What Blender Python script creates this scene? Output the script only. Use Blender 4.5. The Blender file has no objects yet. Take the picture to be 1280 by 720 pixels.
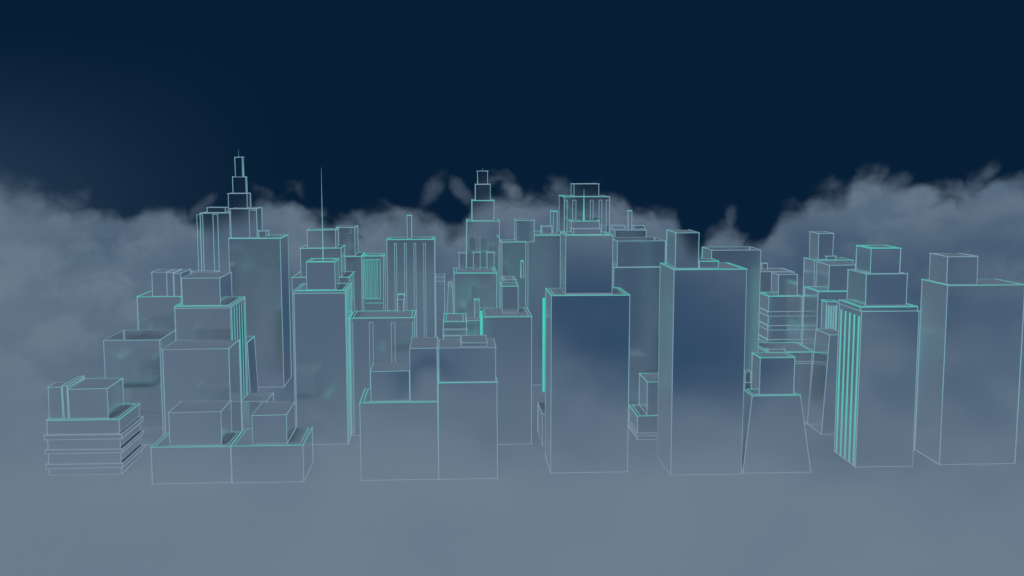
import bpy, bmesh, math, random
random.seed(7)
D = bpy.data
scene = bpy.context.scene
COL = scene.collection

# ------------------------------------------------------------------ camera
cd = D.cameras.new('camera'); cam = D.objects.new('camera', cd); COL.objects.link(cam)
cd.sensor_width = 36.0; cd.lens = 36.0*1333/1280; cd.clip_start = 1.0; cd.clip_end = 30000
cam.location = (0, 0, 250)
cam.rotation_euler = (math.radians(90-6.6), 0, math.radians(-3.4))
scene.camera = cam

# ------------------------------------------------------------------ exposure
scene.view_settings.view_transform = 'Standard'
scene.view_settings.look = 'None'
scene.cycles.glossy_bounces = 32; scene.cycles.max_bounces = 32; scene.cycles.transparent_max_bounces = 16
scene.view_settings.exposure = 0; scene.view_settings.gamma = 1

def srgb(r, g, b):
    f = lambda c: (c/255/12.92 if c <= 10 else ((c/255+.055)/1.055)**2.4)
    return (f(r), f(g), f(b), 1)

# ------------------------------------------------------------------ node helper
class G:
    def __init__(s, nt): s.nt = nt; s.n = nt.nodes; s.l = nt.links
    def put(s, sock, v):
        if isinstance(v, bpy.types.NodeSocket): s.l.new(v, sock)
        else: sock.default_value = v
    def m(s, op, a, b=None, c=None, clamp=False):
        k = s.n.new('ShaderNodeMath'); k.operation = op; k.use_clamp = clamp
        for i, v in enumerate((a, b, c)):
            if v is not None: s.put(k.inputs[i], v)
        return k.outputs[0]
    def sm(s, v, lo, hi, a=0.0, b=1.0):
        k = s.n.new('ShaderNodeMapRange'); k.interpolation_type = 'SMOOTHSTEP'
        for i, x in enumerate((v, lo, hi, a, b)): s.put(k.inputs[i], x)
        return k.outputs[0]
    def vec(s, x, y, z):
        k = s.n.new('ShaderNodeCombineXYZ')
        for i, v in enumerate((x, y, z)): s.put(k.inputs[i], v)
        return k.outputs[0]
    def noise(s, v, scale, detail=5, rough=.5, dist=0.0):
        k = s.n.new('ShaderNodeTexNoise'); s.put(k.inputs['Vector'], v)
        k.inputs['Scale'].default_value = scale; k.inputs['Detail'].default_value = detail
        k.inputs['Roughness'].default_value = rough; k.inputs['Distortion'].default_value = dist
        return k.outputs[0]
    def puffs(s, v, scale, smooth=.6):
        k = s.n.new('ShaderNodeTexVoronoi'); k.feature = 'SMOOTH_F1'; s.put(k.inputs['Vector'], v)
        k.inputs['Scale'].default_value = scale; k.inputs['Smoothness'].default_value = smooth
        return k.outputs['Distance']
    def mix(s, f, a, b):
        k = s.n.new('ShaderNodeMix'); k.data_type = 'RGBA'
        s.put(k.inputs[0], f); s.put(k.inputs[6], a); s.put(k.inputs[7], b)
        return k.outputs[2]

# ------------------------------------------------------------------ sky: night blue air with banks of cumulus all round
PROFILE = [(0.0414, -0.0058), (0.1361, -0.0196), (0.1667, -0.0302), (0.1903, -0.0388), (0.2089, -0.0504), (0.2227, -0.0493), (0.2358, -0.0396), (0.2452, -0.044), (0.2562, -0.0564), (0.2705, -0.0588), (0.2911, -0.0477), (0.3059, -0.0406), (0.3179, -0.0306), (0.3297, -0.0336), (0.3475, -0.0411), (0.3594, -0.0507), (0.3775, -0.0635), (0.3929, -0.0563), (0.4084, -0.046), (0.4207, -0.0431), (0.4331, -0.0461), (0.4455, -0.0447), (0.4529, -0.0522), (0.4609, -0.0612), (0.4703, -0.0567), (0.4828, -0.0373), (0.4953, -0.0306), (0.5109, -0.0262), (0.5265, -0.0299), (0.5452, -0.0306), (0.5607, -0.0388), (0.5793, -0.0275), (0.5935, -0.0305), (0.6041, -0.0416), (0.6317, -0.0428), (0.6393, -0.0605), (0.6493, -0.0782), (0.6684, -0.0631), (0.6865, -0.0672), (0.6974, -0.0744), (0.7054, -0.0625), (0.7157, -0.0478), (0.7249, -0.039), (0.7385, -0.028), (0.7585, -0.0264), (0.7666, -0.0129), (0.7833, -0.0093), (0.7973, -0.0141), (0.8166, -0.0216), (0.8381, -0.0221), (0.8509, -0.0138), (0.8791, -0.0109), (0.983, -0.0058)]
PATCHES = [(0.3268, -0.0606, 0.03, 0.015, 0.3), (0.48, -0.0711, 0.0413, 0.021, 0.4), (0.4132, -0.0943, 0.0375, 0.0225, 0.35), (0.0443, -0.1005, 0.0338, 0.03, 0.2), (-0.2229, -0.0893, 0.0263, 0.0188, 0.15), (-0.1766, -0.0684, 0.0225, 0.0105, 0.3), (0.0443, -0.0703, 0.015, 0.0105, 0.25), (0.158, -0.1838, 0.06, 0.0338, 0.6), (0.2401, -0.1855, 0.06, 0.0338, 0.75), (0.1425, -0.1419, 0.0713, 0.0465, 1.0), (0.2393, -0.1476, 0.06, 0.054, 0.9), (0.0971, -0.108, 0.0413, 0.0338, 0.5), (0.1795, -0.1073, 0.03, 0.0225, 0.4), (-0.1212, -0.1741, 0.045, 0.0525, 0.4), (-0.1603, -0.1315, 0.03, 0.03, 0.35), (-0.0293, -0.0888, 0.0195, 0.0225, 0.65), (-0.0013, -0.1613, 0.0525, 0.045, 0.22), (-0.0546, -0.2065, 0.0105, 0.0105, 2.4), (-0.0379, -0.1938, 0.0195, 0.0045, 2.2), (-0.0136, -0.1903, 0.0135, 0.0038, 1.8), (0.4541, -0.1314, 0.09, 0.045, 0.42), (0.3651, -0.2729, 0.0338, 0.021, 0.6), (0.0593, -0.2665, 0.045, 0.0225, 0.45), (0.3311, -0.0895, 0.045, 0.03, 0.3), (-0.3642, -0.0641, 0.045, 0.0113, 0.12), (-0.2932, -0.0604, 0.0338, 0.012, 0.35), (0.1352, -0.1764, 0.045, 0.0263, 0.4), (0.3056, -0.1866, 0.045, 0.0375, 0.35), (0.4443, -0.2071, 0.045, 0.03, 0.18)]
WISPS = [(-0.0033, -0.0224, 0.01, -0.5), (-0.0029, -0.0254, 0.009, 0.6), (-0.1935, -0.0373, 0.008, -0.8), (0.2618, -0.0454, 0.006, 0)]

world = D.worlds.new('World'); scene.world = world; world.use_nodes = True
nt = world.node_tree; world.cycles.sampling_method = 'NONE'; nt.nodes.clear(); g = G(nt)
tc = nt.nodes.new('ShaderNodeTexCoord'); sp = nt.nodes.new('ShaderNodeSeparateXYZ')
nt.links.new(tc.outputs['Generated'], sp.inputs[0])
X, Y, Z = sp.outputs
Ya = g.m('ABSOLUTE', Y)  # sky copied behind the camera so the mirror walls read as see-through
az = g.m('ARCTAN2', X, Ya)
hyp = g.m('SQRT', g.m('ADD', g.m('MULTIPLY', X, X), g.m('MULTIPLY', Ya, Ya)))
el = g.m('MAXIMUM', g.m('MINIMUM', g.m('DIVIDE', Z, g.m('MAXIMUM', hyp, .02)), 3.0), -3.0)
V = g.vec(az, el, 0.37)
def V3(seed, sx=1.0, sy=1.0): return g.vec(g.m('MULTIPLY', az, sx), g.m('MULTIPLY', el, sy), seed)
n_big = g.noise(V3(.3, 1, 1.3), 7, 3, .5)
n_mid = g.noise(V3(2.1, 1, 1.25), 22, 4, .55)
n_fine = g.noise(V3(4.7), 60, 3, .5)
warp = g.m('MULTIPLY', g.m('SUBTRACT', n_mid, .5), .03)
def bank_noise(seed, scale):
    v = g.vec(g.m('ADD', az, warp), g.m('ADD', g.m('MULTIPLY', el, 1.1), warp), seed)
    # billows: round tops with sharp creases between them
    n = g.noise(v, scale, 3, .5)
    p = g.m('SUBTRACT', g.m('ABSOLUTE', g.m('SUBTRACT', n, .5)), .07)
    return g.m('MULTIPLY', p, 3.6/scale)
# skyline of the far bank
fc = nt.nodes.new('ShaderNodeFloatCurve'); cv = fc.mapping.curves[0]
fc.mapping.use_clip = False
pts = [(u, (e+.2)/.4) for u, e in PROFILE]
cv.points[0].location = pts[0]; cv.points[1].location = pts[-1]
for p_ in pts[1:-1]: cv.points.new(*p_)
for p_ in cv.points: p_.handle_type = 'AUTO'
fc.mapping.update()
g.put(fc.inputs['Value'], g.m('DIVIDE', g.m('ADD', az, .55), 1.2, clamp=True))
top = g.m('SUBTRACT', g.m('MULTIPLY', fc.outputs[0], .4), .2)
edge = g.m('SUBTRACT', g.m('ADD', g.m('ADD', top, g.m('MULTIPLY', bank_noise(.9, 16), .5)), g.m('MULTIPLY', g.m('SUBTRACT', n_fine, .5), .009)), el)
soft = g.sm(az, -.28, -.45, .013, .034)
far = g.sm(edge, g.m('MULTIPLY', soft, -1.0), soft)
# body tones
sky_c = srgb(7, 31, 54)
lit = g.mix(g.m('MAXIMUM', g.sm(el, -.04, -.27), g.m('MULTIPLY', g.sm(az, -.22, -.40), g.sm(el, -.05, -.12))), srgb(103, 121, 138), srgb(111, 128, 143))
shade = g.mix(g.sm(az, -.2, -.4), srgb(68, 91, 118), srgb(84, 104, 124)); deep = srgb(31, 63, 95)
body = g.mix(g.m('MULTIPLY', g.sm(edge, .0, .06), .60), lit, shade)
# nearer banks, each bright along its crest and bluer below
for (off, seed, sc, wgt) in ((-.030, 5.3, 20, .60), (-.066, 3.3, 17, .60), (-.105, 6.1, 14, .50), (-.155, 9.4, 12, .35)):
    crest = g.m('ADD', g.m('ADD', g.m('MULTIPLY', top, .45), off), g.m('MULTIPLY', g.m('SUBTRACT', g.noise(V3(seed*2, 1, .2), 6, 1, .5), .5), .11))
    e2 = g.m('SUBTRACT', g.m('ADD', crest, bank_noise(seed, sc)), el)
    k = g.m('MULTIPLY', g.sm(e2, -.006, .012), g.sm(e2, .085, .012))
    body = g.mix(g.m('MULTIPLY', k, wgt), body, lit)
body = g.mix(g.m('MULTIPLY', g.sm(n_mid, .40, .62), .46), body, shade)
# blue gaps where the cloud thins
ax = g.m('ADD', az, g.m('MULTIPLY', g.m('SUBTRACT', n_big, .5), .10))
ex = g.m('ADD', el, g.m('MULTIPLY', g.m('SUBTRACT', n_mid, .5), .07))
acc = None
for (a, e, sa, se, st) in PATCHES:
    p = g.m('DIVIDE', g.m('SUBTRACT', ax, a), sa); q = g.m('DIVIDE', g.m('SUBTRACT', ex, e), se)
    d2 = g.m('ADD', g.m('MULTIPLY', p, p), g.m('MULTIPLY', q, q))
    w = g.m('MULTIPLY', g.m('POWER', 2.718, g.m('MULTIPLY', d2, -1.0)), st)
    acc = w if acc is None else g.m('ADD', acc, w)
body = g.mix(g.m('MULTIPLY', g.m('SUBTRACT', 1.0, g.m('POWER', 2.718, g.m('MULTIPLY', acc, -1.35))), .98), body, deep)
# low veil that closes everything below the city
body = g.mix(g.sm(g.m('ADD', el, g.m('MULTIPLY', g.m('SUBTRACT', n_big, .5), .10)), -.175, -.32, 0, .9), body, g.mix(g.sm(n_big, .36, .64), srgb(110, 127, 142), srgb(107, 124, 141)))
# thin air glow over the far left bank
veil = g.m('MULTIPLY', g.sm(az, -.14, -.50), g.sm(el, .12, -.04))
sky = g.mix(g.m('MULTIPLY', veil, .34), sky_c, srgb(66, 92, 118))
# a few torn wisps above the skyline
for (wx, wy, wr, wa) in WISPS:
    p = g.m('DIVIDE', g.m('SUBTRACT', g.m('ADD', az, g.m('MULTIPLY', el, wa)), wx), wr)
    q = g.m('DIVIDE', g.m('SUBTRACT', el, wy), wr*1.7)
    d2 = g.m('ADD', g.m('ADD', g.m('MULTIPLY', p, p), g.m('MULTIPLY', q, q)), g.m('MULTIPLY', g.m('SUBTRACT', n_fine, .5), 2.2))
    sky = g.mix(g.m('MULTIPLY', g.sm(d2, 1.4, -.6), .36), sky, srgb(101, 118, 137))
out_c = g.mix(g.m('MULTIPLY', far, g.sm(edge, -.02, .03, .80, 1)), sky, body)
bg = nt.nodes.new('ShaderNodeBackground'); wo = nt.nodes.new('ShaderNodeOutputWorld')
nt.links.new(out_c, bg.inputs[0]); bg.inputs[1].default_value = 1.0
nt.links.new(bg.outputs[0], wo.inputs[0])

# ------------------------------------------------------------------ one weak, very soft overcast sun, high up
sd = D.lights.new('sun', 'SUN'); sun = D.objects.new('sun', sd); COL.objects.link(sun)
sd.energy = 1.4; sd.angle = math.radians(40); sd.color = (1, .98, .95)
sun.rotation_euler = (math.radians(22), math.radians(-6), math.radians(0))

# ------------------------------------------------------------------ materials
def new_mat(name):
    m = D.materials.new(name); m.use_nodes = True; m.node_tree.nodes.clear()
    k = G(m.node_tree); o = k.n.new('ShaderNodeOutputMaterial'); return m, k, o
def glass_mat(name, rough):
    m, k, o = new_mat(name)
    p = k.n.new('ShaderNodeBsdfPrincipled')
    t = k.n.new('ShaderNodeTexCoord')
    n = k.noise(t.outputs['Object'], .02, 3, .5)
    k.put(p.inputs['Base Color'], k.mix(n, (.95, .97, .98, 1), (.985, .99, .995, 1)))
    p.inputs['Metallic'].default_value = 1.0; p.inputs['Roughness'].default_value = rough
    k.l.new(p.outputs[0], o.inputs[0]); return m
def matte_mat(name, lo, hi, rough=.9):
    m, k, o = new_mat(name)
    p = k.n.new('ShaderNodeBsdfPrincipled'); t = k.n.new('ShaderNodeTexCoord')
    n = k.noise(t.outputs['Object'], .06, 5, .6)
    k.put(p.inputs['Base Color'], k.mix(n, lo, hi))
    p.inputs['Roughness'].default_value = rough; p.inputs['Specular IOR Level'].default_value = .1
    k.l.new(p.outputs[0], o.inputs[0]); return m
def light_mat(name, hi, lo, hazed, strength=1.0):
    # tube light: colour drifts along its run and a haze fade is painted in towards the ground
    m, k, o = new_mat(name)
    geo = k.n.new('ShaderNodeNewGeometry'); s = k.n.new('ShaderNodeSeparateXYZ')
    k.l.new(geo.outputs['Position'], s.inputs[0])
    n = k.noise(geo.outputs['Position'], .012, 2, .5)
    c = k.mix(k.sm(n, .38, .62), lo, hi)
    c = k.mix(k.sm(s.outputs[2], 0, 75), hazed, c)
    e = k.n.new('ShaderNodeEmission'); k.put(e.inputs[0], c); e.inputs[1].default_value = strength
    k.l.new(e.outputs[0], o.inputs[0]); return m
GLASS = glass_mat('mirror_glass', .055); SATIN = glass_mat('satin_mirror_glass', .15); FROST = glass_mat('frosted_mirror_glass', .21); ROOF = matte_mat('slate_roof', (.23, .34, .46, 1), (.27, .38, .51, 1))
PANEL = matte_mat('slate_panel', (.33, .44, .56, 1), (.37, .48, .60, 1))
BAND_TOP = matte_mat('pale_ledge', (.32, .44, .58, 1), (.38, .50, .64, 1))
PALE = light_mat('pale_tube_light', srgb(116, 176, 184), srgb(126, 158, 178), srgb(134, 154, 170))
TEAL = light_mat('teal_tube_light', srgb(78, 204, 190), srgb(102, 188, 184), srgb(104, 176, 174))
BRIGHT = light_mat('bright_teal_light', srgb(58, 212, 190), srgb(66, 206, 188), srgb(72, 196, 182))
def mist_mat():
    m, k, o = new_mat('ground_mist')
    t = k.n.new('ShaderNodeTexCoord'); s = k.n.new('ShaderNodeSeparateXYZ'); k.l.new(t.outputs['Object'], s.inputs[0])
    x, y = s.outputs[0], s.outputs[1]
    r = k.m('SQRT', k.m('ADD', k.m('MULTIPLY', x, x), k.m('MULTIPLY', y, y)))
    n = k.noise(t.outputs['Object'], .0028, 4, .5, .3)
    a = k.m('MULTIPLY', k.sm(r, 1500, 300, 0, .11), k.sm(n, .30, .65, .35, 1))
    d = k.n.new('ShaderNodeBsdfDiffuse'); d.inputs[0].default_value = (.42, .55, .70, 1)
    tr = k.n.new('ShaderNodeBsdfTransparent'); mx = k.n.new('ShaderNodeMixShader')
    k.put(mx.inputs[0], a); k.l.new(tr.outputs[0], mx.inputs[1]); k.l.new(d.outputs[0], mx.inputs[2])
    k.l.new(mx.outputs[0], o.inputs[0]); return m

# ------------------------------------------------------------------ mesh helpers
def link(name, bm, mat, parent=None):
    me = D.meshes.new(name); bm.normal_update(); bm.to_mesh(me); bm.free()
    me.materials.append(mat)
    if mat in (GLASS, SATIN):                       # mirror glazing on all four sides, slate above and below
        me.materials.append(BAND_TOP if name == 'band' else ROOF); me.materials.append(FROST)
        for f in me.polygons:
            if abs(f.normal.z) > .9: f.material_index = 1
            elif abs(f.normal.x) > .7: f.material_index = 2
    if mat in (PALE, TEAL):                # added mirror backs and slate tops keep the glow out of wall reflections
        me.materials.append(GLASS); me.materials.append(ROOF)
        for f in me.polygons:
            xs = [me.vertices[v].co.x for v in f.vertices]; ys = [me.vertices[v].co.y for v in f.vertices]
            if abs(f.normal.z) > .7 and max(xs)-min(xs) > 3*(max(ys)-min(ys)): f.material_index = 2
            elif f.normal.y > .3: f.material_index = 1
    o = D.objects.new(name, me); COL.objects.link(o)
    if parent: o.parent = parent
    return o
def hexa(bm, lo, hi, open_top=False):
    """lo, hi: (x0,x1,y0,y1,z) rectangles joined into a closed block"""
    def ring(q): x0, x1, y0, y1, z = q; return [bm.verts.new(v) for v in ((x0, y0, z), (x1, y0, z), (x1, y1, z), (x0, y1, z))]
    a, b_ = ring(lo), ring(hi)
    for i in range(4):
        j = (i+1) % 4; bm.faces.new((a[i], a[j], b_[j], b_[i]))
    bm.faces.new(a[::-1])
    if not open_top: bm.faces.new(b_)
    return a, b_
def bar(bm, p, q, w, over=0.0, w2=None):
    """square tube of width w from p to q"""
    from mathutils import Vector
    p, q = Vector(p), Vector(q); d = (q-p)
    if d.length < .05: return
    d.normalize(); p = p-d*over; q = q+d*over
    u = d.cross(Vector((0, 0, 1)));
    if u.length < .1: u = Vector((1, 0, 0))
    u.normalize(); v = d.cross(u)
    w2 = w if w2 is None else w2
    A = [bm.verts.new(p+(u*sx+v*sy)*w/2) for sx, sy in ((-1, -1), (1, -1), (1, 1), (-1, 1))]
    E = [bm.verts.new(q+(u*sx+v*sy)*w2/2) for sx, sy in ((-1, -1), (1, -1), (1, 1), (-1, 1))]
    for i in range(4):
        j = (i+1) % 4; bm.faces.new((A[i], A[j], E[j], E[i]))
    bm.faces.new(A[::-1]); bm.faces.new(E)
def jit(p, s=.22): return tuple(c+random.uniform(-s, s) for c in p)
def rect(q): x0, x1, y0, y1, z = q; return [(x0, y0, z), (x1, y0, z), (x1, y1, z), (x0, y1, z)]
def inset(q, d, dz=0): x0, x1, y0, y1, z = q; return (x0+d, x1-d, y0+d, y1-d, z+dz)

# ------------------------------------------------------------------ ground: a thin sheet of low mist the city stands in
bm = bmesh.new(); bmesh.ops.create_circle(bm, cap_ends=True, segments=96, radius=9000)
gr = link('ground', bm, mist_mat()); gr.location = (0, 800, -.02); gr['kind'] = 'structure'

# ------------------------------------------------------------------ the buildings (all figures are metres: x0, x1, y0, y1, z0, z1)
BUILDINGS = [
 dict(name='banded_block', cat='office block', label='low block ringed by three projecting bands at the far left front', w=0.51, parts=[
   {'k': 'box', 'n': 'tier', 'box': [-324.38, -267.2, 862.37, 919.43, 0, 45.24], 'fl': 'pt'},
   {'k': 'box', 'n': 'rooftop_box', 'box': [-307.8, -276.79, 866.05, 907.34, 45.24, 69.93], 'fl': ''},
   {'k': 'box', 'n': 'rooftop_box', 'box': [-323.8, -313.27, 866.52, 884.03, 45.24, 71.61], 'fl': ''},
   {'k': 'box', 'n': 'rooftop_fin', 'box': [-312.29, -308.82, 866.59, 905.96, 45.24, 72.67], 'fl': ''},
   {'k': 'bands', 'z': [(29.69, 33.32), (18.11, 21.22), (5.83, 9.15)], 'out': 1.9, 'box': [-324.38, -267.2, 862.37, 919.43, 0, 45.24]},
 ]),
 dict(name='podium_block', cat='office block', label='wide low podium carrying one box, immediately right of the banded block', w=0.49, parts=[
   {'k': 'box', 'n': 'tier', 'box': [-234.29, -172.98, 832.7, 877.51, 0, 29.44], 'fl': 'pt'},
   {'k': 'box', 'n': 'rooftop_box', 'box': [-221.07, -180.6, 837.4, 876.71, 29.44, 56.11], 'fl': ''},
 ]),
 dict(name='podium_block', cat='office block', label='wide low podium carrying a smaller box, touching the first podium on its right side', w=0.49, parts=[
   {'k': 'box', 'n': 'tier', 'box': [-172.13, -115.99, 831.72, 888.48, 0, 29.85], 'fl': 'pt'},
   {'k': 'box', 'n': 'rooftop_box', 'box': [-156.09, -129.21, 836.04, 882.4, 29.85, 53.29], 'fl': ''},
 ]),
 dict(name='twin_box_block', cat='office block', label='square front block with two unequal boxes at the front edge of its roof', w=0.49, parts=[
   {'k': 'box', 'n': 'tier', 'box': [-70.8, -9.5, 831.6, 885.99, 0, 63.24], 'fl': 'pt'},
   {'k': 'box', 'n': 'rooftop_box', 'box': [-62.58, -31.69, 835.76, 872.26, 63.24, 87.45], 'fl': ''},
   {'k': 'box', 'n': 'rooftop_box', 'box': [-31.3, -9.81, 834.18, 885.19, 63.24, 105.94], 'fl': ''},
 ]),
 dict(name='setback_block', cat='office block', label='front slab with a plain upper storey and a small flat roof hut', w=0.49, parts=[
   {'k': 'box', 'n': 'tier', 'box': [-9.0, 37.51, 831.62, 889.62, 0, 78.53], 'fl': 't'},
   {'k': 'box', 'n': 'tier', 'box': [-8.28, 36.66, 832.9, 872.9, 78.53, 106.32], 'fl': ''},
   {'k': 'box', 'n': 'rooftop_box', 'box': [9.32, 29.98, 837.08, 872.1, 106.32, 109.48], 'fl': ''},
 ]),
 dict(name='center_tower', cat='tower', label='broad tower with tall upper shaft standing in the middle of the front row', w=0.5, parts=[
   {'k': 'box', 'n': 'tier', 'box': [81.83, 144.75, 843.32, 894.9, 0, 145.81], 'fl': 'pt'},
   {'k': 'box', 'n': 'tier', 'box': [94.01, 131.87, 851.34, 894.1, 145.81, 193.63], 'fl': 'pt'},
   {'k': 'box', 'n': 'rooftop_box', 'box': [101.6, 123.51, 861.23, 883.23, 193.63, 198.18], 'fl': ''},
   {'k': 'box', 'n': 'rooftop_box', 'box': [100.25, 123.27, 866.84, 882.84, 198.18, 204.07], 'fl': 't'},
   {'k': 'spire', 'c': [111.25, 874.84], 'z': [204.07, 230.26], 'r': 2.6},
 ]),
 dict(name='slab_tower', cat='tower', label='tallest plain slab of the front row, with a narrow box on its left roof corner', w=0.49, parts=[
   {'k': 'box', 'n': 'tier', 'box': [178.31, 236.42, 832.14, 889.16, 0, 167.43], 'fl': 'pt'},
   {'k': 'box', 'n': 'rooftop_box', 'box': [180.48, 199.16, 838.41, 874.41, 167.43, 196.22], 'fl': ''},
   {'k': 'box', 'n': 'rooftop_hut', 'box': [200.52, 215.92, 841.32, 864.4, 167.43, 173.04], 'fl': 't'},
 ]),
 dict(name='flared_tower', cat='tower', label='front tower whose walls flare outwards to the ground under a cube', w=0.49, parts=[
   {'k': 'box', 'n': 'tier', 'box': [244.08, 283.8, 833.42, 860.29, 0, 64.17], 'fl': 'pt', 'taper': [6.32, 10.63, 12, 8]},
   {'k': 'box', 'n': 'rooftop_box', 'box': [250.81, 279.05, 836.33, 859.49, 64.17, 94.9], 'fl': 'pt'},
 ]),
 dict(name='ribbed_tower', cat='tower', label='stepped tower with glowing vertical ribs down its left wall, right side of the front row', w=0.5, parts=[
   {'k': 'box', 'n': 'tier', 'box': [336.81, 385.13, 846.07, 895.7, 0, 130.66], 'fl': 'r', 'ribs': 5},
   {'k': 'box', 'n': 'tier', 'box': [336.01, 383.63, 846.07, 894.9, 130.66, 134.11], 'fl': 'pt'},
   {'k': 'box', 'n': 'tier', 'box': [342.01, 376.65, 852.01, 892.13, 134.11, 160.77], 'fl': 'p'},
   {'k': 'box', 'n': 'tier', 'box': [346.26, 371.16, 854.63, 886.06, 160.77, 181.72], 'fl': 'pt'},
 ]),
 dict(name='slab_tower', cat='tower', label='broad slab carrying a cube, farthest right and cut by the picture edge', w=0.5, parts=[
   {'k': 'box', 'n': 'tier', 'box': [409.74, 475.22, 849.48, 897.1, 0, 151.17], 'fl': 'pt'},
   {'k': 'box', 'n': 'rooftop_box', 'box': [410.82, 436.26, 853.52, 885.86, 151.17, 174.63], 'fl': 'p'},
 ]),
 dict(name='open_topped_tower', cat='tower', label='open topped hollow tower standing behind the banded block', w=0.55, parts=[
   {'k': 'box', 'n': 'tier', 'box': [-305.62, -256.98, 952.54, 1010.66, 0, 95.34], 'fl': 'o'},
 ]),
 dict(name='plain_tower', cat='tower', label='plain square tower rising behind the box of the first podium', w=0.53, parts=[
   {'k': 'box', 'n': 'tier', 'box': [-241.49, -186.45, 902.66, 948.78, 0, 95.34], 'fl': ''},
 ]),
 dict(name='ribbed_tower', cat='tower', label='ribbed tower with one wide setback, behind the plain square tower on the left', w=0.57, parts=[
   {'k': 'box', 'n': 'tier', 'box': [-250.16, -200.23, 981.91, 1053.32, 0, 119.5], 'fl': 'prs', 'ribs': 6},
   {'k': 'box', 'n': 'tier', 'box': [-250.09, -200.17, 981.91, 1048.67, 119.5, 121.49], 'fl': 'pt'},
   {'k': 'box', 'n': 'tier', 'box': [-243.95, -209.65, 985.41, 1037.86, 121.49, 146.88], 'fl': ''},
 ]),
 dict(name='low_block', cat='office block', label='low plain block wedged behind the second podium', w=0.56, parts=[
   {'k': 'box', 'n': 'tier', 'box': [-189.31, -166.28, 965.86, 999.83, 0, 35.95], 'fl': ''},
 ]),
 dict(name='leaning_tower', cat='tower', label='narrow tower with slanting walls beside the left ribbed tower', w=0.6, parts=[
   {'k': 'box', 'n': 'tier', 'box': [-210.76, -200.57, 1059.98, 1099.22, 0, 74.35], 'fl': 't', 'taper': [2.24, 1.96, 3, 6]},
 ]),
 dict(name='terraced_block', cat='office block', label='block with three staggered boxes on its roof, behind the open topped tower', w=0.59, parts=[
   {'k': 'box', 'n': 'tier', 'box': [-297.66, -256.67, 1031.17, 1073.99, 0, 124.32], 'fl': 't'},
   {'k': 'box', 'n': 'rooftop_box', 'box': [-284.12, -270.2, 1034.37, 1062.31, 124.32, 147.62], 'fl': ''},
   {'k': 'box', 'n': 'rooftop_box', 'box': [-269.82, -263.64, 1033.75, 1064.71, 124.32, 147.39], 'fl': ''},
   {'k': 'box', 'n': 'rooftop_box', 'box': [-263.19, -256.41, 1033.33, 1071.9, 124.32, 146.7], 'fl': ''},
 ]),
 dict(name='flat_block', cat='office block', label='flat roofed block just showing behind the left ribbed tower', w=0.64, parts=[
   {'k': 'box', 'n': 'tier', 'box': [-277.96, -249.72, 1136.76, 1171.34, 0, 135.13], 'fl': 'p'},
 ]),
 dict(name='striped_tower', cat='tower', label='tall tower with two pairs of upright strips, left of the tower with the stepped pinnacle', w=0.7, parts=[
   {'k': 'box', 'n': 'tier', 'box': [-290.07, -255.94, 1267.94, 1312.94, 0, 193.53], 'fl': 'p', 'strips': [[-293.75, -287.31], [-275.32, -269.79]]},
   {'k': 'box', 'n': 'rooftop_hut', 'box': [-283.89, -262.97, 1278.39, 1298.39, 193.53, 199.65], 'fl': ''},
 ]),
 dict(name='pinnacle_tower', cat='tower', label='tallest tower on the left, stepping up in four stages to a needle', w=0.67, parts=[
   {'k': 'box', 'n': 'tier', 'box': [-244.12, -187.42, 1200.03, 1257.73, 0, 168.44], 'fl': 'pt'},
   {'k': 'box', 'n': 'tier', 'box': [-242.68, -213.97, 1207.32, 1241.32, 168.44, 201.04], 'fl': 'p', 'strips': [[-222.17, -213.97]]},
   {'k': 'box', 'n': 'tier', 'box': [-246.98, -226.22, 1218.9, 1240.52, 201.04, 217.64], 'fl': ''},
   {'k': 'box', 'n': 'tier', 'box': [-244.42, -229.64, 1232.52, 1239.72, 217.64, 236.27], 'fl': ''},
   {'k': 'box', 'n': 'tier', 'box': [-240.93, -232.8, 1231.72, 1238.92, 236.27, 258.33], 'fl': ''},
   {'k': 'spire', 'c': [-237.37, 1235.32], 'z': [258.33, 266.46], 'r': 0.35},
   {'k': 'box', 'n': 'rooftop_hut', 'box': [-212.56, -204.58, 1210.05, 1228.05, 168.44, 175.81], 'fl': ''},
 ]),
 dict(name='spire_tower', cat='tower', label='tower with a cube and long thin needle, left of the middle', w=0.55, parts=[
   {'k': 'box', 'n': 'tier', 'box': [-137.02, -91.7, 945.31, 1007.62, 0, 137.11], 'fl': 'rs', 'ribs': 5},
   {'k': 'box', 'n': 'tier', 'box': [-136.97, -91.66, 945.31, 1004.01, 137.11, 139.18], 'fl': 'pt'},
   {'k': 'box', 'n': 'rooftop_box', 'box': [-125.99, -100.97, 950.13, 984.52, 139.18, 164.31], 'fl': 'pt'},
   {'k': 'spire', 'c': [-112.51, 960.45], 'z': [164.31, 247.37], 'r': 1.5},
 ]),
 dict(name='setback_tower', cat='tower', label='three stage setback tower directly behind the tower with the long needle', w=0.63, parts=[
   {'k': 'box', 'n': 'tier', 'box': [-162.26, -103.47, 1109.66, 1166.56, 0, 133.77], 'fl': 't'},
   {'k': 'box', 'n': 'tier', 'box': [-153.3, -111.81, 1112.06, 1154.38, 133.77, 163.93], 'fl': 't'},
   {'k': 'box', 'n': 'tier', 'box': [-146.34, -117.14, 1115.29, 1143.51, 163.93, 182.64], 'fl': 't'},
 ]),
 dict(name='plain_tower', cat='tower', label='plain tall tower with stepped shoulder, peeping out behind the setback tower', w=0.68, parts=[
   {'k': 'box', 'n': 'tier', 'box': [-129.3, -100.57, 1229.91, 1277.1, 0, 145.27], 'fl': 't'},
   {'k': 'box', 'n': 'tier', 'box': [-129.27, -107.81, 1235.59, 1276.3, 145.27, 178.22], 'fl': ''},
 ]),
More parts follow.
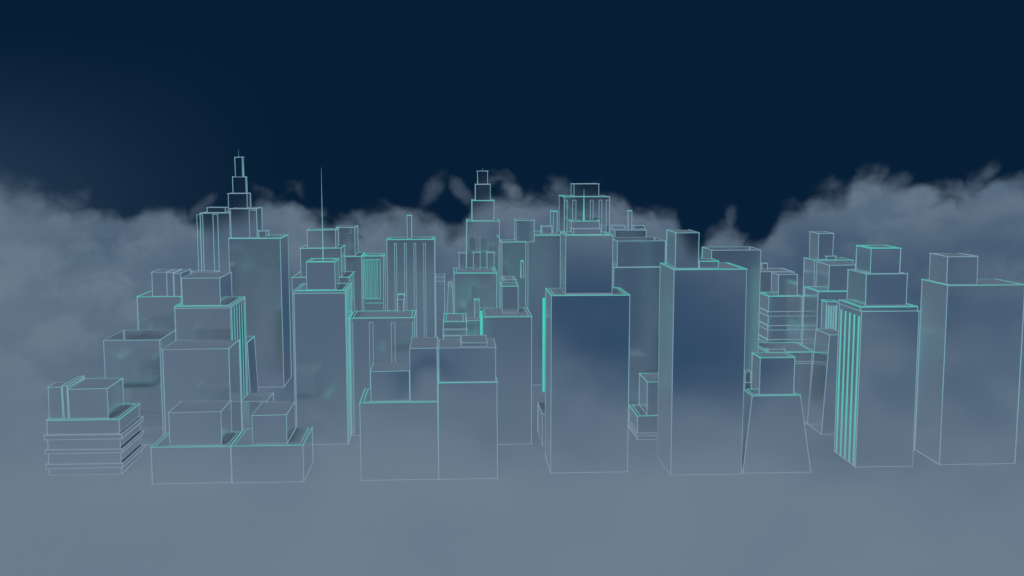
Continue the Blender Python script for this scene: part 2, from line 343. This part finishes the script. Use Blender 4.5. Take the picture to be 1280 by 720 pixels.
 dict(name='louvred_tower', cat='tower', label='tower whose front is a framed panel of upright louvres', w=0.7, parts=[
   {'k': 'box', 'n': 'tier', 'box': [-100.51, -77.06, 1256.76, 1286.76, 0, 143.31], 'fl': 'tp', 'panel': [-98.62, -80.86, 92.7, 139.12, 6]},
 ]),
 dict(name='pilaster_tower', cat='tower', label='broad tower with four narrow pilasters and thick fin on its roof', w=0.67, parts=[
   {'k': 'box', 'n': 'tier', 'box': [-68.7, -15.94, 1189.56, 1231.94, 0, 167.11], 'fl': 'pt', 'strips': [[-60.3, -58.17], [-49.41, -47.28], [-38.85, -36.73], [-28.12, -25.98]]},
   {'k': 'box', 'n': 'rooftop_fin', 'box': [-46.33, -41.59, 1202.61, 1211.61, 167.11, 193.17], 'fl': 't'},
 ]),
 dict(name='slim_block', cat='office block', label='slim plain block right of the tower with four pilasters', w=0.69, parts=[
   {'k': 'box', 'n': 'tier', 'box': [-15.78, -5.43, 1252.04, 1287.04, 0, 113.53], 'fl': ''},
   {'k': 'box', 'n': 'tier', 'box': [-15.74, -5.4, 1252.04, 1286.04, 113.53, 118.46], 'fl': ''},
 ]),
 dict(name='pilaster_block', cat='office block', label='lower block with paired pilasters and a small teal hut on the roof', w=0.56, parts=[
   {'k': 'box', 'n': 'tier', 'box': [-90.97, -32.07, 976.47, 1024.23, 0, 109.86], 'fl': 'pt', 'strips': [[-90.97, -88.79], [-73.46, -70.17], [-53.34, -50.04], [-33.91, -32.07]]},
   {'k': 'box', 'n': 'rooftop_hut', 'box': [-49.19, -43.86, 1016.23, 1023.43, 109.86, 122.16], 'fl': 't'},
   {'k': 'box', 'n': 'rooftop_hut', 'box': [-48.72, -42.86, 1015.43, 1022.63, 122.16, 126.49], 'fl': 't'},
 ]),
 dict(name='crenellated_block', cat='office block', label='block with three upright boxes along its roof in front of the central pinnacle', w=0.61, parts=[
   {'k': 'box', 'n': 'tier', 'box': [5.08, 48.39, 1074.2, 1133.3, 0, 140.82], 'fl': 'pt'},
   {'k': 'box', 'n': 'rooftop_box', 'box': [10.82, 18.09, 1112.31, 1122.31, 140.82, 158.29], 'fl': ''},
   {'k': 'box', 'n': 'rooftop_box', 'box': [25.67, 32.69, 1111.44, 1121.44, 140.82, 158.62], 'fl': ''},
   {'k': 'box', 'n': 'rooftop_box', 'box': [40.02, 47.22, 1110.58, 1120.58, 140.82, 158.63], 'fl': ''},
 ]),
 dict(name='pinnacle_tower', cat='tower', label='middle tower stepping up in four stages to a stubby mast', w=0.68, parts=[
   {'k': 'box', 'n': 'tier', 'box': [21.38, 58.28, 1229.93, 1271.64, 0, 185.38], 'fl': 't', 'taper': [3.22, 3.44, 2, 2]},
   {'k': 'box', 'n': 'tier', 'box': [27.4, 52.36, 1235.22, 1263.22, 185.38, 208.75], 'fl': 't'},
   {'k': 'box', 'n': 'tier', 'box': [31.21, 48.36, 1240.71, 1262.71, 208.75, 227.32], 'fl': ''},
   {'k': 'box', 'n': 'tier', 'box': [34.24, 45.94, 1254.71, 1261.91, 227.32, 242.53], 'fl': ''},
   {'k': 'spire', 'c': [40.27, 1258.31], 'z': [242.53, 246.43], 'r': 0.5},
 ]),
 dict(name='slim_tower', cat='tower', label='narrow tapering tower just left of the block with three roof boxes', w=0.65, parts=[
   {'k': 'box', 'n': 'tier', 'box': [-0.71, 3.63, 1152.91, 1166.91, 0, 118.58], 'fl': '', 'taper': [7.39, 3.19, 3, 3]},
   {'k': 'box', 'n': 'rooftop_hut', 'box': [-0.42, 3.22, 1153.71, 1165.71, 118.58, 121.99], 'fl': ''},
 ]),
 dict(name='louvred_block', cat='office block', label='low block with glowing horizontal louvres and slim roof fin, behind the middle front slab', w=0.57, parts=[
   {'k': 'box', 'n': 'tier', 'box': [-5.36, 16.14, 998.3, 1052.82, 0, 102.71], 'fl': 'pt'},
   {'k': 'box', 'n': 'tier', 'box': [16.45, 29.39, 998.8, 1020.8, 0, 103.63], 'fl': ''},
   {'k': 'box', 'n': 'rooftop_fin', 'box': [24.1, 28.69, 1011.84, 1018.84, 103.63, 121.79], 'fl': 't'},
   {'k': 'bands', 'z': [(94.94, 95.71), (89.05, 89.82), (84.77, 85.84)], 'out': 0.6, 'box': [-5.36, 16.14, 998.3, 1052.82, 0, 102.71]},
 ]),
 dict(name='glowing_slab', cat='light slab', label='thin bright teal slab standing against the left edge of the flat topped tower', w=0.9, parts=[
   {'k': 'box', 'n': 'tier', 'box': [27.2, 29.18, 935.32, 945.32, 0, 121.82], 'fl': 'f'},
 ]),
 dict(name='flat_topped_tower', cat='tower', label='flat topped tower with upright roof box, between the middle front slab and centre tower', w=0.54, parts=[
   {'k': 'box', 'n': 'tier', 'box': [29.46, 73.26, 935.86, 995.94, 0, 115.82], 'fl': 'pt'},
   {'k': 'box', 'n': 'rooftop_box', 'box': [48.02, 62.8, 961.41, 988.61, 115.82, 140.33], 'fl': 't'},
 ]),
 dict(name='stepped_tower', cat='tower', label='stepped tower with a set back box, right of the central pinnacle', w=0.66, parts=[
   {'k': 'box', 'n': 'tier', 'box': [58.51, 84.81, 1174.0, 1211.81, 0, 164.89], 'fl': 't'},
   {'k': 'box', 'n': 'rooftop_box', 'box': [74.43, 94.85, 1178.2, 1204.2, 164.89, 188.66], 'fl': ''},
 ]),
 dict(name='stepped_block', cat='office block', label='low roof pieces half hidden left of the thick edged tower', w=0.61, parts=[
   {'k': 'box', 'n': 'tier', 'box': [54.77, 67.76, 1072.12, 1107.08, 0, 133.91], 'fl': 'p'},
   {'k': 'box', 'n': 'rooftop_fin', 'box': [74.27, 76.74, 1090.45, 1098.45, 133.91, 151.29], 'fl': 't'},
 ]),
 dict(name='thick_edged_tower', cat='tower', label='tall tower with a doubled left edge and slanting fin on its roof', w=0.67, parts=[
   {'k': 'box', 'n': 'tier', 'box': [85.31, 135.88, 1193.58, 1265.83, 0, 171.15], 'fl': 'pt', 'strips': [[85.31, 88.92]]},
   {'k': 'box', 'n': 'rooftop_box', 'box': [106.49, 117.96, 1214.42, 1230.42, 171.15, 179.84], 'fl': ''},
   {'k': 'box', 'n': 'rooftop_fin', 'box': [119.91, 124.52, 1220.96, 1250.96, 171.15, 196.42], 'fl': 't'},
 ]),
 dict(name='glowing_slab', cat='light slab', label='bright teal sliver standing left of the broad centre tower', w=0.65, parts=[
   {'k': 'box', 'n': 'tier', 'box': [102.16, 104.97, 1155.09, 1160.09, 0, 105.29], 'fl': 'f'},
 ]),
 dict(name='low_block', cat='office block', label='low plain block mostly hidden behind the broad centre tower, showing one corner on the left', w=0.54, parts=[
   {'k': 'box', 'n': 'tier', 'box': [82.43, 112.6, 929.79, 976.47, 0, 28.93], 'fl': ''},
 ]),
 dict(name='caged_tower', cat='tower', label='tower like a cage of upright fins under a raised box, behind the broad centre tower', w=0.71, parts=[
   {'k': 'box', 'n': 'tier', 'box': [139.29, 194.07, 1281.33, 1341.33, 0, 211.48], 'fl': 't', 'strips': [[139.29, 142.68], [149.45, 153.32], [170.77, 174.16], [181.44, 184.84], [190.19, 194.07]]},
   {'k': 'box', 'n': 'rooftop_box', 'box': [152.7, 183.09, 1297.46, 1327.46, 211.48, 226.54], 'fl': ''},
 ]),
 dict(name='open_topped_tower', cat='tower', label='open topped box on a plain dark shaft between the two tallest front row towers', w=0.59, parts=[
   {'k': 'box', 'n': 'tier', 'box': [161.83, 212.55, 1036.39, 1098.39, 0, 149.48], 'fl': ''},
   {'k': 'box', 'n': 'tier', 'box': [165.83, 213.39, 1039.49, 1092.65, 149.48, 175.21], 'fl': 'o'},
 ]),
 dict(name='finned_tower', cat='tower', label='tower with roof huts and one bright upright fin, right of the caged tower', w=0.68, parts=[
   {'k': 'box', 'n': 'tier', 'box': [191.64, 227.94, 1219.67, 1259.67, 0, 174.96], 'fl': ''},
   {'k': 'box', 'n': 'rooftop_hut', 'box': [191.53, 205.67, 1237.3, 1251.3, 174.96, 178.89], 'fl': ''},
   {'k': 'box', 'n': 'rooftop_hut', 'box': [215.8, 228.54, 1235.9, 1249.9, 174.96, 178.89], 'fl': ''},
   {'k': 'box', 'n': 'rooftop_fin', 'box': [208.91, 212.28, 1228.83, 1236.83, 174.96, 196.96], 'fl': 't'},
 ]),
 dict(name='open_topped_tower', cat='tower', label='tall open topped tower behind the tallest front slab on its right', w=0.58, parts=[
   {'k': 'box', 'n': 'tier', 'box': [250.93, 298.97, 1004.33, 1041.72, 0, 168.68], 'fl': 'o'},
 ]),
 dict(name='banded_tower', cat='tower', label='tower ringed by pairs of thin bands, with a cube on its roof', w=0.62, parts=[
   {'k': 'box', 'n': 'tier', 'box': [336.96, 372.66, 1099.54, 1135.96, 0, 111.89], 'fl': 'pt'},
   {'k': 'box', 'n': 'rooftop_box', 'box': [348.26, 368.5, 1103.42, 1128.52, 111.89, 134.41], 'fl': ''},
   {'k': 'bands', 'z': [(90.86, 95.56), (76.04, 80.59), (61.7, 65.57)], 'out': 0.8, 'box': [336.96, 372.66, 1099.54, 1135.96, 0, 111.89]},
 ]),
 dict(name='plain_block', cat='office block', label='plain block with a tiny hut, showing behind the banded tower', w=0.67, parts=[
   {'k': 'box', 'n': 'tier', 'box': [359.51, 399.11, 1209.51, 1252.03, 0, 126.55], 'fl': 'p'},
   {'k': 'box', 'n': 'rooftop_hut', 'box': [369.67, 376.4, 1236.49, 1246.49, 126.55, 133.68], 'fl': ''},
 ]),
 dict(name='flat_block', cat='office block', label='flat low block with teal roof rim and thin storey lines behind the flared tower', w=0.57, parts=[
   {'k': 'box', 'n': 'tier', 'box': [305.6, 352.62, 994.75, 1050.95, 0, 70.6], 'fl': 'pt'},
   {'k': 'box', 'n': 'rooftop_hut', 'box': [306.98, 322.65, 996.94, 1004.95, 70.6, 73.1], 'fl': ''},
   {'k': 'bands', 'z': [(59.37, 61.56)], 'out': 0.5, 'box': [305.6, 352.62, 994.75, 1050.95, 0, 70.6]},
 ]),
 dict(name='narrow_block', cat='office block', label='sliver of a block with stacked boxes at the left shoulder of the flared tower', w=0.53, parts=[
   {'k': 'box', 'n': 'tier', 'box': [260.0, 265.37, 910.36, 922.36, 0, 59.27], 'fl': ''},
   {'k': 'box', 'n': 'rooftop_box', 'box': [259.98, 264.99, 911.16, 921.16, 59.27, 68.79], 'fl': ''},
 ]),
 dict(name='stepped_tower', cat='tower', label='tower with tall upright box, topmost of the cluster on the right', w=0.65, parts=[
   {'k': 'box', 'n': 'tier', 'box': [406.79, 450.01, 1161.18, 1196.58, 0, 144.1], 'fl': 't'},
   {'k': 'box', 'n': 'rooftop_box', 'box': [412.24, 429.08, 1166.59, 1195.78, 144.1, 173.68], 'fl': ''},
   {'k': 'box', 'n': 'rooftop_hut', 'box': [421.38, 431.86, 1164.27, 1171.27, 144.1, 148.32], 'fl': ''},
 ]),
 dict(name='setback_tower', cat='tower', label='tower with a wide upper storey left of the stepped ribbed tower', w=0.6, parts=[
   {'k': 'box', 'n': 'tier', 'box': [372.94, 413.91, 1052.13, 1094.09, 0, 122.27], 'fl': 'pt'},
   {'k': 'box', 'n': 'rooftop_box', 'box': [384.9, 416.53, 1055.07, 1093.29, 122.27, 148.83], 'fl': ''},
 ]),
 dict(name='ribbed_block', cat='office block', label='teal ribbed block squeezed against the left wall of the stepped ribbed tower', w=0.58, parts=[
   {'k': 'box', 'n': 'tier', 'box': [364.94, 375.62, 1005.22, 1017.22, 0, 118.08], 'fl': 't', 'strips': [[364.94, 365.74], [367.32, 368.11], [369.69, 370.48], [372.06, 372.85], [374.44, 375.23]]},
 ]),
 dict(name='leaning_tower', cat='tower', label='tower with slanting walls between the flared tower and the stepped ribbed tower', w=0.55, parts=[
   {'k': 'box', 'n': 'tier', 'box': [350.72, 366.57, 954.79, 990.81, 0, 93.63], 'fl': '', 'taper': [4.4, 3.27, 4, 4]},
 ]),
 dict(name='podium_tower', cat='tower', label='low podium with an upright box, in the gap left of the tallest front slab', w=0.55, parts=[
   {'k': 'box', 'n': 'tier', 'box': [171.09, 201.37, 945.59, 991.28, 0, 21.86], 'fl': 'pt'},
   {'k': 'box', 'n': 'rooftop_box', 'box': [180.42, 201.63, 949.36, 990.48, 21.86, 52.41], 'fl': 't'},
   {'k': 'bands', 'z': [(3.53, 6.23)], 'out': 1.0, 'box': [171.09, 201.37, 945.59, 991.28, 0, 21.86]},
 ]),
]
def build_box(root, p, w, first, near):
    x0, x1, y0, y1, z0, z1 = p['box']; fl = p['fl']; n = p['n']
    ox, oy = root.location.x, root.location.y
    x0 -= ox; x1 -= ox; y0 -= oy; y1 -= oy
    small = (x1-x0) < 9
    lo = (x0, x1, y0, y1, z0+(.02 if not first else 0)); hi = (x0, x1, y0, y1, z1)
    if 'taper' in p:
        a, b_, f, r = p['taper']; lo = (x0-a, x1+b_, y0-f*0.0, y1+r, z0)
    if 'f' in fl:
        bm = bmesh.new(); hexa(bm, lo, hi); s = link('light_slab', bm, BRIGHT, root); s.data.materials.append(GLASS)
        for f in s.data.polygons: f.material_index = 0 if f.normal.y < -.7 else 1
        return s
    bm = bmesh.new()
    if 'o' in fl:
        t = .5; zf = z1-16
        a, b_ = hexa(bm, lo, hi, True)
        c = [bm.verts.new(v) for v in rect(inset(hi, t))]; f = [bm.verts.new(v) for v in rect(inset((x0, x1, y0, y1, zf), t))]
        for i in range(4):
            j = (i+1) % 4; bm.faces.new((b_[i], b_[j], c[j], c[i])); bm.faces.new((c[i], c[j], f[j], f[i]))
        bm.faces.new(f)
    else:
        hexa(bm, lo, hi)
    body = link(n, bm, GLASS if near or z1 > 178 else SATIN, root)
    # roof slab standing just inside the rim
    if not small and 'o' not in fl:
        bm = bmesh.new(); q = inset(hi, w*.55); hexa(bm, (q[0], q[1], q[2], q[3], z1-.3), (q[0], q[1], q[2], q[3], z1+.12)); link('roof', bm, ROOF, body)
    # tube lights along the arrises
    L, Hh = rect(lo), rect(hi)
    bm = bmesh.new()
    for i in range(4):
        a, b_ = jit(L[i]), jit(Hh[i])
        if not ((i == 3 and p['box'][0] < -20) or (i == 2 and p['box'][1] > 120)):   # that corner faces away from the viewed side
            bar(bm, a, b_, w*random.uniform(.85, 1.1), random.choice((0, 0, .6)))
        if i != 2 and not (small and not first): bar(bm, jit(L[i]), jit(L[(i+1) % 4]), w*.85, random.choice((0, .6)))
    if 't' not in fl:
        for i in range(4): bar(bm, jit(Hh[i]), jit(Hh[(i+1) % 4]), w*random.uniform(.85, 1.1), random.choice((0, .5, 1.1)))
    if 'o' in fl:
        q = rect(inset(hi, .7)); f = rect(inset((x0, x1, y0, y1, z1-16), .7))
        for i in (2, 3): bar(bm, q[i], f[i], w*.9)
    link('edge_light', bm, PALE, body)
    if 't' in fl:
        bm = bmesh.new()
        for i in range(4): bar(bm, jit(Hh[i]), jit(Hh[(i+1) % 4]), w*random.uniform(.95, 1.25), random.choice((0, .5, .9)))
        if 'p' in fl:
            q = rect(inset(hi, min(2.6, (x1-x0)*.12), .15))
            for i in range(4): bar(bm, jit(q[i]), jit(q[(i+1) % 4]), w*.8, .4)
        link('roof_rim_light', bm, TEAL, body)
    elif 'p' in fl:
        bm = bmesh.new(); q = rect(inset(hi, min(2.2, (x1-x0)*.1), .15))
        for i in range(4): bar(bm, jit(q[i]), jit(q[(i+1) % 4]), w*.8, .4)
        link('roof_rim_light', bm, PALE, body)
    if 'ribs' in p:
        k = p['ribs']; right = 's' in fl
        for i in range(k):
            y = y0+(y1-y0)*((i+.5)/k); bw = (y1-y0)/k*(.16 if right else .20); bw = max(bw, w*.8)
            bm = bmesh.new(); xs = (x1, x1+.14) if right else (x0-.35, x0)
            hexa(bm, (xs[0], xs[1], y-bw/2, y+bw/2, z0+.5), (xs[0], xs[1], y-bw/2, y+bw/2, z1-1.5-(0 if right else 3)))
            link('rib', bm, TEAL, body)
    for (a, b_) in p.get('strips', ()):
        a -= ox; b_ -= ox; zt = z1-(4 if len(p['strips']) > 3 else 1.5); bm = bmesh.new(); y = y0-.35
        ww = w*.8
        bar(bm, (a, y, z0+.3), (a, y, zt), ww)
        if b_-a > .3: bar(bm, (b_, y, z0+.3), (b_, y, zt), ww); bar(bm, (a, y, zt), (b_, y, zt), ww)
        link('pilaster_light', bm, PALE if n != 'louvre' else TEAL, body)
    if 'panel' in p:
        a, b_, zb, zt, k = p['panel']; a -= ox; b_ -= ox; y = y0-.4
        bm = bmesh.new(); c = [(a, y, zb), (b_, y, zb), (b_, y, zt), (a, y, zt)]
        for i in range(4): bar(bm, c[i], c[(i+1) % 4], w*.8)
        for i in range(1, k):
            u = a+(b_-a)*i/k; bar(bm, (u, y, zb), (u, y, zt), w*.55)
            bar(bm, (u-1.2, y, zb), (u-1.2, y, zt), w*.4)
        bar(bm, (a, y, zb-5), (b_+3, y, zb-5), w*.8)
        link('louvre_light', bm, TEAL, body)
    return body

for b in BUILDINGS:
    fx0, fx1, fy0, fy1, _, _ = b['parts'][0]['box']
    root = D.objects.new(b['name'], None); COL.objects.link(root)
    root.location = ((fx0+fx1)/2, (fy0+fy1)/2, 0); root.empty_display_size = 5
    root['label'] = b['label']; root['category'] = b['cat']
    if 'group' in b: root['group'] = b['group']
    w = b['w']; first = True
    for p in b['parts']:
        if p['k'] == 'box':
            build_box(root, p, w, first, fy0 < 880); first = False
        elif p['k'] == 'bands':
            x0, x1, y0, y1, _, _ = p['box']; o = p['out']
            x0 -= root.location.x; x1 -= root.location.x; y0 -= root.location.y; y1 -= root.location.y
            for za, zb in p['z']:
                q = (x0-o, x1+o, y0-o, y1+o)
                bm = bmesh.new(); hexa(bm, q+(za,), q+(zb,)); bd = link('band', bm, GLASS, root)
                bm = bmesh.new()
                for z in (za, zb):
                    c = rect(q+(z,))
                    for i in range(4): bar(bm, jit(c[i], .15), jit(c[(i+1) % 4], .15), w*.85, .4)
                for (u, v) in ((q[0], q[2]), (q[1], q[2]), (q[1], q[3]), (q[0], q[3])): bar(bm, (u, v, za), (u, v, zb), w*.85)
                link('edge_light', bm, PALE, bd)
        elif p['k'] == 'spire':
            cx, cy = p['c'][0]-root.location.x, p['c'][1]-root.location.y
            bm = bmesh.new(); r = p['r']*w
            bar(bm, (cx, cy, p['z'][0]), (cx, cy, p['z'][1]), r*1.15, 0, .12)
            link('spire', bm, TEAL if p['r'] > 1.8 else PALE, root)
